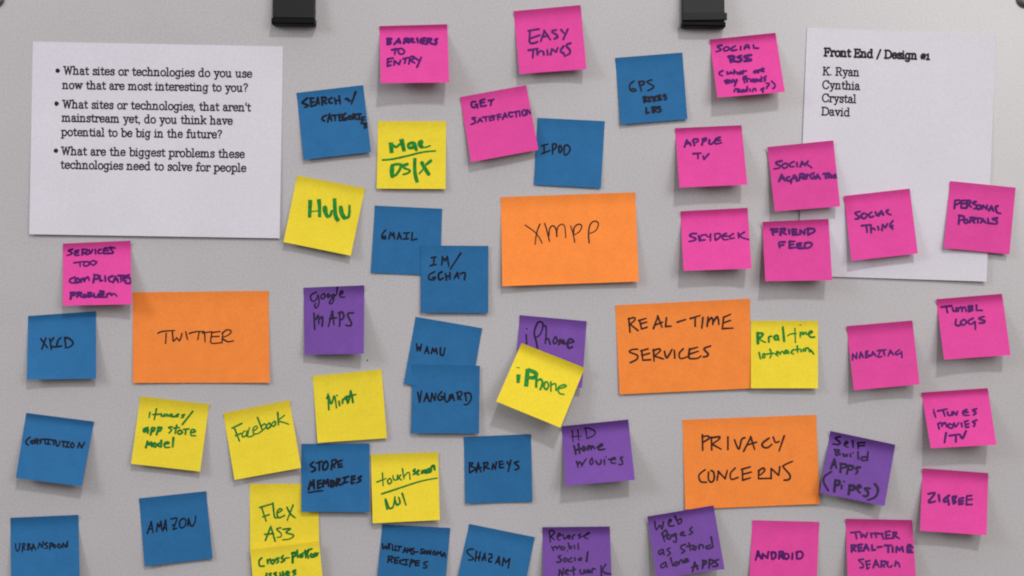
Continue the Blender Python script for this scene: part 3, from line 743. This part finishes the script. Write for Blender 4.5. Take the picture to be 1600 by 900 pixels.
note('B', 'C4', [(1222, 618), (1577, 690), (1505, 1050), (1145, 975)], 7, 'blue note tilted clockwise at the bottom edge, one six letter word', pen=((725,850,.06868), 34, '''
~210,120 120,120 70,190 200,310 200,357 105,362; 285,160 255,392; 370,180 335,372; 265,312 365,292; 415,372 470,210; 470,210 487,372; 425,322 485,312; ~565,230 630,230 620,300 575,332; ~640,302 575,340 570,400 632,402; 718,442 800,280; 800,280 807,467; 740,412 810,402; 870,492 900,320; 900,320 950,422; 950,422 1040,330; 1040,330 1005,547'''), dip=1.9)
note('B', 'C2', [(751, 480), (1115, 441), (1150, 805), (783, 848)], 6, 'blue note tilted left at lower left beside two yellow notes', pen=((225,800,.06868), 32, '''
75,487 165,218; 160,215 207,472; 110,392 195,372; 285,447 310,260; 310,260 350,342; 350,342 385,210; 385,210 405,400; 430,437 490,180; 490,180 517,427; 455,372 512,352; ~615,160 745,140 700,290 665,397; 650,302 712,290; 665,397 742,370; ~900,140 820,200 810,320 860,362 940,300 950,190 900,140; 1000,312 1010,150; ~1010,150 1060,300 1110,312 1160,220 1177,88'''))
note('B', 'C2', [(56, 585), (424, 569), (432, 940), (60, 945)], 16, 'blue note in the bottom left corner of the picture', pen=((20,840,.06868), 28, '''
~60,140 75,270 110,307 150,230 155,130; 215,322 225,140; ~215,137 275,140 260,200 220,217; 230,220 277,277; 335,272 345,140; ~335,142 390,150 350,200 410,235 340,287; 430,292 465,140; 465,140 522,282; 445,232 502,222; 570,247 605,120; 605,120 665,227; 665,227 692,90; ~785,115 725,150 790,200 780,237 715,242; 840,272 850,130; ~840,127 910,130 885,185 845,202; ~950,160 920,195 950,232 980,190 950,160; ~1050,140 1020,190 1060,232 1100,190 1050,140; 1130,227 1145,125; 1145,125 1200,217; 1200,217 1245,80; 1245,80 1240,212'''))

# --- yellow
note('Y', 'A3', [(660, 655), (1028, 655), (1025, 1022), (652, 1020)], 6, 'yellow note with thick green letters above and below a ruled line', pen=((595,205,.09443), 60, '''
w76 f 165,185 180,362; w40; ~200,230 255,262 310,215; w76 f 340,128 388,335
w48; ~520,188 460,215 468,272 540,262 552,210; w58; 548,205 588,305; w66; ~665,180 648,215 675,258; w26; ~690,266 745,264 815,240; ~30,477 200,460 450,405 700,345 905,325
w58; ~190,575 183,660 190,745; w40; ~200,742 250,722 315,630 335,565; w34; ~185,560 280,545 350,552; w38; ~440,545 375,572 385,605 430,625; w28; ~430,625 482,648 450,690 370,715; w62 f ~565,442 560,600 575,740 605,850; w60; ~680,525 720,600 790,708; w44; 825,490 755,548; w24; 740,580 638,702'''))
note('Y', 'A4', [(222, 118), (590, 187), (512, 552), (149, 478)], 12, 'yellow note with four fat green letters beside the questions sheet', pen=((470,300,.06667), 90, '''
w96 f 222,182 205,598; w96 f ~420,165 438,350 440,592; w26; 250,457 390,440
w88; ~565,370 580,480 620,575; w62; ~620,570 690,550 725,440; w98 f ~790,145 800,400 820,580 890,680; w86; ~935,360 960,500 1020,605; w66; ~1020,605 1115,585 1142,450; w48; 1142,460 1140,320'''))
note('Y', 'N', [zp('C1', (758, 620)), zp('C1', (1131, 663)), zp('C2', (1082, 335)), zp('C2', (709, 293))], 14, 'yellow note with three green lines, last word model', pen=((215,630,.09441), 26, '''
205,155 190,238; 312,92 275,272; 250,187 382,180; ~390,178 400,212 430,212 442,180 445,210; ~455,217 472,185 495,190 500,217; ~525,205 570,190 550,180 530,210 570,225; ~570,222 620,218 640,200; ~680,180 640,195 672,212 640,226; ~775,190 735,200 762,225 720,242; w28; 912,133 740,352
w33; ~170,402 105,430 110,472 170,432 165,492; 215,522 237,410; ~235,407 285,410 262,460 225,464; 315,518 342,410; ~335,402 395,405 370,452 330,462; w27; ~570,390 510,402 562,440 520,492; 647,363 620,502; 600,412 692,400; ~700,440 660,480 690,512 740,480 700,440; 790,512 800,430; ~760,432 850,425; ~880,485 950,470 930,435 885,450 885,530 962,537
w33; 138,732 165,625; ~160,640 195,685 225,645 232,715; ~280,660 250,690 290,722 310,680 280,655; ~370,660 330,690 370,722; 392,618 392,722; w24; ~440,682 520,662 490,640 440,670 460,730 532,727; w32; 592,572 580,722'''), ink_mat=M_DKGREEN)
note('Y', 'N', [(348.7, 645.7), (452.2, 624.9), (470.5, 731), (366.4, 749.8)], 12, 'tilted yellow note with one thin green word slanting upward', pen=((355,640,.06875), 36, '''
160,410 277,712; 108,422 332,313; 190,592 312,540; w28; ~400,480 345,540 350,622 430,580 450,480; 440,500 452,612; ~505,408 482,500 470,612 560,602 620,552; ~590,492 680,420 660,370 590,430 600,540 700,542 800,472; w36; 688,178 802,472; w30; ~780,372 850,320 882,390 810,462; w34; ~960,300 890,370 920,432 990,370 960,300; ~1080,260 1010,330 1050,382 1100,320 1080,260; w36; 1148,68 1165,345; w28; 1302,128 1160,240; ~1150,270 1250,280 1402,332'''), ink_mat=M_DKGREEN)
note('Y', 'C3', [(375, 510), (748, 475), (777, 847), (402, 872)], 7, 'yellow note with one four letter green word, below the purple maps note', pen=((500,600,.0625), 40, '''
200,248 222,642; ~175,362 210,300 280,492 345,320; ~340,320 372,330 412,592; 475,430 492,542; 425,285; w46; 562,482 566,390; ~560,402 650,342 692,330; ~655,350 692,482; ~700,472 745,320 768,168; ~770,172 800,300 822,462; 640,325 892,262'''), ink_mat=M_DKGREEN)
note('Y', 'C4', [(35, 402), (405, 400), (412, 790), (37, 792)], 4, 'yellow note partly covered by a blue note, three letters and a digit below', pen=((395,780,.13333), 17, '''
100,88 157,257; 80,97 237,50; 115,207 192,180; ~235,45 245,140 260,217 300,205; ~290,162 340,130 320,110 285,150 300,217 372,190; ~400,95 440,170 497,217; 472,68 403,247; w19; 148,482 210,318; 210,318 262,492; 138,412 242,402; w16; ~327,335 280,350 330,400 330,437 285,447; ~353,352 440,345 390,390 477,420 440,462 348,477'''), ink_mat=M_DKGREEN)
note('Y', 'C4', [(38, 758), (410, 712), (446, 1080), (70, 1125)], 5, 'yellow note at the bottom edge stuck over the foot of another yellow note', pen=((395,780,.13333), 22, '''
~105,690 75,720 80,780 132,782; 176,752 170,710; ~170,722 207,700; ~240,710 210,730 230,757 260,725 240,705; ~302,690 275,700 302,725 280,747; ~357,660 335,690 372,710 335,738; w16; 385,690 427,685; w24; 467,742 465,630; ~460,632 510,630 495,665 470,677; w21; 520,600 526,682; ~560,645 545,670 575,677 578,640 585,672; 612,600 622,687; 590,632 692,580; ~655,590 640,640 652,692; ~685,640 675,665 700,678 712,650 688,640; ~722,672 728,636 745,634 748,665 768,628
w22; 158,892 163,940; 160,870; ~215,868 190,880 215,905 190,930; ~275,858 250,872 275,895 252,918; ~320,862 325,905 350,895 352,850 360,900; ~385,880 425,862 400,848 386,885 428,895; ~500,832 470,850 500,868 475,892'''), base=12, ink_mat=M_DKGREEN)
note('B', 'C4', [(316, 185), (684, 183), (683, 555), (315, 552)], 8, 'blue note reading STORE MEMORIES covering a corner of a yellow note', pen=((470,705,.08333), 34, '''
~240,200 180,265 270,320 260,360 203,387; 290,222 402,190; 350,200 345,362; ~470,190 420,250 420,340 470,340 510,270 490,190 460,190; 575,342 585,180; ~580,177 660,160 650,230 590,252; 600,252 640,305; 695,195 710,302; 690,197 772,170; 700,252 765,237; 710,302 777,285
w38; 148,718 180,570; 180,570 212,645; 212,645 240,540; 240,540 252,702; 320,560 320,692; 310,562 372,545; 320,622 382,602; 320,692 382,672; 415,662 427,540; 430,545 465,602; 465,602 505,525; 505,525 522,652; 570,560 565,672; ~565,552 620,570 610,650 565,672; 665,652 680,520; ~675,517 730,520 710,570 680,582; ~690,602 730,632 790,605; 790,502 892,475; 835,495 815,592; 790,597 882,577; 955,470 950,602; 960,482 1012,465; 955,537 1017,520; 950,602 1002,592; ~1130,470 1080,510 1125,547 1050,592
w26; ~140,775 300,750 412,740'''), base=2)
note('Y', 'C4', [(690, 243), (1054, 230), (1063, 597), (700, 615)], 12, 'yellow note reading touch screen above a slanted ruled line', pen=((580,715,.1), 20, '''
175,240 187,442; 88,382 232,325; ~290,320 255,360 280,412 320,370 290,320; ~340,280 350,342 400,342 412,270; 410,272 418,342; ~462,270 435,310 472,352; 488,173 512,332; ~510,302 560,240 595,240 607,337
w32; ~682,185 660,210 702,235 660,262; ~742,200 710,240 742,267; ~790,242 800,205 832,205; ~830,232 870,205 840,195 835,235 882,237; ~885,215 920,190 892,178 885,225 925,222; ~935,212 938,155 978,125 990,188
w22; ~163,567 400,490 700,390 880,345 1032,320; w26; 218,662 248,806; 225,650 282,792; ~280,792 340,772 372,613; ~370,660 400,737 450,702 430,620; 485,560 542,742'''), base=2, ink_mat=M_DKGREEN)
note('Y', 'D3', [(115, 212), (478, 212), (478, 577), (115, 577)], 10, 'yellow note reading real-time interaction, touching an orange note', pen=((1170,505,.075), 36, '''
w58; 185,200 190,415; w44; ~170,207 290,215 270,270 210,312; w28; ~230,330 280,370 350,398; w34; ~420,392 418,290 475,272; w42; ~575,250 530,290 560,342 612,320; 602,265 625,352; w46; 710,85 737,372; w26; ~810,262 870,225 930,215; 960,105 972,402; 880,225 985,213; 1070,185 1072,302; 1075,35; w34; ~1070,245 1120,190 1130,232 1180,190 1200,232; ~1220,232 1320,190 1290,160 1240,220 1290,290 1372,285
w32; 215,610 242,742; ~290,722 300,640 340,650 330,722; ~440,540 472,640 440,722; 370,642 520,625; ~560,642 620,610 590,590 570,650 612,682; ~650,642 680,590 720,600; ~780,560 730,620 790,622 812,570 832,632; ~930,550 880,610 932,642; 1010,470 1017,602; 970,552 1050,540; 1080,540 1092,592; ~1150,530 1130,570 1180,572 1190,520; ~1210,510 1250,532 1270,592 1290,560 1352,642'''))

# --- purple
note('V', 'C3', [(326, 33), (655, 20), (652, 390), (332, 396)], (10, 30), 'purple note with map lettering, its lower right corner lifted', pen=((475,445,.07776), 27, '''
~245,145 160,190 130,250 170,332 250,290 280,205; ~280,200 302,300 290,400 240,462 210,420 230,370; ~400,170 350,210 340,260 380,282 420,230 400,170; ~490,180 460,220 490,255 515,215 490,180; ~590,190 550,215 560,250 600,225; ~605,195 595,300 560,370 512,372 530,312 640,200; 672,42 650,195; ~720,202 780,160 760,120 720,170 730,242 822,245
w32; 200,568 215,892; ~240,692 290,610 295,782; ~300,702 370,640 365,832; 493,832 565,530; 570,528 602,802; 510,682 652,662; 715,832 720,550; ~690,572 760,545 802,620 770,690 720,702; ~992,565 900,570 880,620 950,760 930,822 838,812'''), dip=1.9)
note('V', 'D1', [(180, 181), (542, 214), (517, 575), (155, 542)], 14, 'purple note half hidden behind a tilted yellow note', pen=((790,500,.14444), 16, '''
222,160 229,260; 230,95; w17; ~320,90 310,150 330,230 347,305; ~315,102 350,25 400,30 400,90 370,160 330,187; ~420,60 440,90 430,252; ~430,222 460,200 482,262; ~540,180 515,230 530,257 560,220 540,180; w20; ~575,267 590,210 610,252 622,215 640,262; ~660,252 735,235 700,205 670,240 680,302 722,290'''), dip=2.2)
note('Y', 'D1', [(190, 332), (532, 466), (400, 790), (53, 648)], (30, 28), 'strongly tilted yellow note stuck over a purple note', pen=((790,500,.14444), 22, '''
w46 f 140,588 135,682; w10; 120,515 150,515; w50 f 240,528 222,720; w34; ~250,540 330,578 310,622 250,622; w25; 335,580 330,722; w20; ~335,662 380,640 400,682 375,752; w17; ~430,670 415,720 440,752 465,710 450,670 430,668; 490,670 490,772; ~495,702 540,690 545,762; w15; ~560,747 650,720 630,700 570,730 580,790 632,805'''), base=17)
note('V', 'D2', [(407, 90), (767, 53), (803, 380), (428, 412)], 36, 'curled purple note reading HD Home movies', pen=((880,660,.08333), 22, '''
170,150 187,365; 275,140 292,332; 160,267 337,255; 420,110 447,302; ~395,117 450,100 590,160 580,240 450,302
w35; 205,440 237,592; 285,405 312,582; 225,522 332,492; ~380,450 355,500 390,532 410,480 380,450; ~460,512 470,450 510,450 520,502 550,440 592,492; ~640,467 730,430 710,410 660,470 680,512 782,500
w28; ~250,730 282,842; ~270,792 320,740 352,822; ~350,802 395,735 435,680; ~540,670 500,740 530,792 560,740 540,670; ~610,720 650,782 700,772 712,700; 770,700 776,792; 800,650; ~850,692 970,690 960,660 900,690 910,762 982,760; ~1112,650 1075,670 1112,740 1100,787 1040,787'''), dip=1.9)
note('V', 'D2', [(303, 636), (667, 632), (680, 990), (308, 995)], 28, 'purple note at the bottom edge with four lines about a social network', pen=((845,820,.08889), 23, '''
150,120 167,302; ~145,112 200,95 240,140 170,212; 180,212 242,262; ~290,212 350,180 320,150 295,200 300,260 342,262; ~390,175 420,252 470,190; ~475,230 520,205 495,185 475,230 525,245; ~560,252 565,190 605,175; ~700,160 660,185 705,210 665,238; ~735,205 850,150 830,140 770,190 790,240 835,240
~190,380 227,452; ~215,412 260,380 290,432; ~290,412 330,370 345,415; ~380,380 360,430 400,437 420,400 380,380; 485,320 502,422; ~500,382 540,380 530,422; 590,360 596,422; 655,325 661,427; 470,460
w25; ~352,540 310,560 352,610 340,650 278,657; ~430,580 395,620 430,652 460,610 430,580; ~542,580 490,620 500,652 552,647; 600,580 600,632; ~705,580 660,610 700,622 722,585; w32; 825,480 805,642
w27; 320,892 330,790; 330,790 380,882; 380,882 402,760; ~430,842 490,800 450,790 430,850 482,872; 570,740 582,882; 520,812 612,780; ~690,790 700,852 750,852 760,790 790,852 812,790; ~845,790 830,840 872,832 845,790; ~900,842 910,770 960,780; 1060,720 1065,902; 1142,695 1075,795; ~1080,802 1140,850 1242,862'''), dip=2.2)
note('V', 'D2', [(870, 578), (1228, 518), (1288, 862), (920, 915)], 28, 'purple note reading Web Pages below an orange note', pen=((1010,795,.1111), 22, '''
~115,180 140,292 190,230 220,282 240,180; ~310,202 350,170 330,150 310,200 330,242 387,235; 400,100 452,212; ~440,162 490,140 490,190 450,217; 225,350 257,462; ~215,352 270,300 290,350 240,402; ~320,360 290,410 330,422 350,370; ~395,350 360,380 405,382; ~415,350 422,440 405,472 378,452; ~480,362 530,335 500,325 480,370 552,375; ~642,260 610,300 652,330 600,362
~225,570 175,600 190,642 240,600; 235,570 247,642; ~332,550 290,575 337,620 300,657; ~552,500 490,520 490,560 540,590 498,622; 600,480 622,582; 570,532 662,510; ~680,530 650,560 690,577 700,525; ~740,562 745,510 790,510 802,552; ~900,512 840,530 860,562 920,542; 910,395 937,542
~270,750 205,790 220,832 280,792; 272,760 292,827; 340,690 372,802; ~410,750 390,790 430,792 440,750 410,745; ~460,775 475,725 505,722 512,762; ~530,742 580,712 552,705 535,755 600,735; w25; 648,882 680,750; 680,750 722,852; 640,822 722,802; 790,832 800,730; ~790,727 842,740 820,782 795,790; 880,832 890,720; ~885,712 942,730 920,772 890,782; ~1012,715 950,740 990,770 1000,802 930,812'''), base=9, dip=2.2)
note('V', 'D4', [(545, 115), (896, 190), (838, 522), (488, 450)], 25, 'purple note tilted clockwise reading Self Build Apps, right of an orange note', pen=((1285,675,.1278), 20, '''
~220,55 160,75 215,125 200,150 125,147; ~265,152 310,135 290,115 270,160 312,187; 370,105 376,187; 435,130 440,197; 430,130 522,130; 440,167 512,165; 155,215 167,282; ~145,212 210,225 180,247 220,270 170,287; ~255,265 265,297 300,275 302,298; 340,265 346,302; 375,255; 435,240 440,332; ~550,302 480,312 490,347 555,340; 557,243 550,347
w25; 103,448 145,335; 145,335 172,442; 120,402 162,397; 220,492 225,395; ~220,390 290,397 280,430 225,442; 300,512 320,415; ~315,410 375,420 360,457 315,462; ~460,430 410,442 432,480 408,512
w21; ~112,483 30,540 15,610 72,717; w29; 145,727 160,590; ~160,592 210,600 200,642 160,652; w21; 235,650 235,697; 265,605; w28; 320,762 335,660; ~330,652 390,665 380,702 330,712; w24; ~420,692 470,670 440,650 425,700 462,747; ~580,690 520,692 562,740 540,787 500,777; ~640,635 680,700 650,790 555,832'''), dip=2.4)


# ------------------------------------------------------------------ clips and bolts on the board's top
def extrude_profile(x0, x1, prof, name, mat, parent, bevel=0.0008, lean=0.0):
    """prof: (py, lift) outline in photograph pixels, run across from x0 to x1"""
    V, F = [], []
    n = len(prof)
    for (x, dz) in ((x0, 0), (x1, lean)):
        for (y, l) in prof:
            V.append(((x - 800) * S, -l * S, (450 - y - dz) * S))
    F.append(tuple(range(n)))
    F.append(tuple(range(2 * n - 1, n - 1, -1)))
    for k in range(n):
        F.append(((k + 1) % n, k, n + k, n + (k + 1) % n))
    o = link_mesh(name, V, F, mat, None, smooth=False)
    import bmesh
    bm = bmesh.new(); bm.from_mesh(o.data)
    bmesh.ops.recalc_face_normals(bm, faces=bm.faces)
    bm.to_mesh(o.data); bm.free()
    md = o.modifiers.new('bevel', 'BEVEL'); md.width = bevel; md.segments = 2; md.limit_method = 'ANGLE'
    if parent:
        o.parent = parent
        o.matrix_parent_inverse = parent.matrix_world.inverted()
    return o


def clip(x0, x1, yb, lip_h, ridge, label):
    root = bpy.data.objects.new('board_clip', None)
    COL.objects.link(root)
    tag(root, label, 'clip', 'black clips at the top of the board')
    # perspective: the front stands off the board, so draw it a little nearer the middle of the picture
    k = (D - 26) / D
    X0, X1 = 800 + (x0 - 800) * k, 800 + (x1 - 800) * k
    Y = lambda y, l: (450 + (y - 450) * (D - l) / D)
    extrude_profile(X0 + 1.2, X1 - 1.2, [(Y(yb - lip_h, 24), 24), (Y(-70, 18), 14), (Y(-70, 18), 1), (Y(yb - lip_h, 24), 1)], 'clip_body', M_CLIP, root, lean=1)
    extrude_profile(X0, X1, [(Y(yb - lip_h, 27), 25), (Y(yb - lip_h + 1, 27), 27), (Y(yb - 2, 27), 27), (Y(yb, 27), 24), (Y(yb, 24), 2), (Y(yb - lip_h, 24), 2)], 'clip_lip', M_LIP, root, lean=1)
    if ridge:
        extrude_profile(X0 - 0.5, X1 + 2.0, [(Y(yb - lip_h - 13, 27), 24), (Y(yb - lip_h - 12, 27), 26.5), (Y(yb - lip_h - 1, 27), 26.5), (Y(yb - lip_h - 0.5, 27), 22)], 'clip_ridge', M_CLIP, root, lean=-1)
    # wire grip above the frame
    V, F = [], []
    path = [(X0 + 14, -66, 14), (X0 + 12, -110, 30), (X0 + 22, -150, 44), (X1 - 22, -150, 44), (X1 - 12, -110, 30), (X1 - 14, -66, 14)]
    for p in range(len(path)):
        x, y, l = path[p]
        for q in range(8):
            a = q * math.pi / 4
            V.append(((x + 2.4 * math.cos(a) - 800) * S, -(l + 2.4 * math.sin(a)) * S, (450 - y) * S))
    for p in range(len(path) - 1):
        for q in range(8):
            F.append((p * 8 + q, p * 8 + (q + 1) % 8, (p + 1) * 8 + (q + 1) % 8, (p + 1) * 8 + q))
    g = link_mesh('wire_grip', V, F, M_BOLT, root)


clip(424, 491.5, 37.5, 10, False, 'plain black clip at the top edge above the questions sheet')
clip(1066, 1134, 41, 8, True, 'black clip with a raised ridge, above a pink note')


def bolt(cx, cy, r, label):
    V, F = [], []
    prof = [(1.0, 0.0), (1.0, 2.5), (0.93, 4.5), (0.78, 6.2), (0.5, 7.6), (0.2, 8.0)]
    n = 28
    for (k, l) in prof:
        for q in range(n):
            a = 2 * math.pi * q / n
            V.append(((cx + r * k * math.cos(a) - 800) * S, -l * S, (450 - cy + r * k * math.sin(a)) * S))
    for i in range(len(prof) - 1):
        for q in range(n):
            F.append((i * n + q, i * n + (q + 1) % n, (i + 1) * n + (q + 1) % n, (i + 1) * n + q))
    F.append(tuple((len(prof) - 1) * n + q for q in range(n)))
    o = link_mesh('fixing_bolt', V, F, M_BOLT)
    tag(o, label, 'bolt', 'steel fixing bolts in the upper corners')


bolt(-7, -2, 14, 'dull steel bolt head in the upper left corner of the picture')
bolt(1602, -2, 15, 'dull steel bolt head in the upper right corner of the picture')
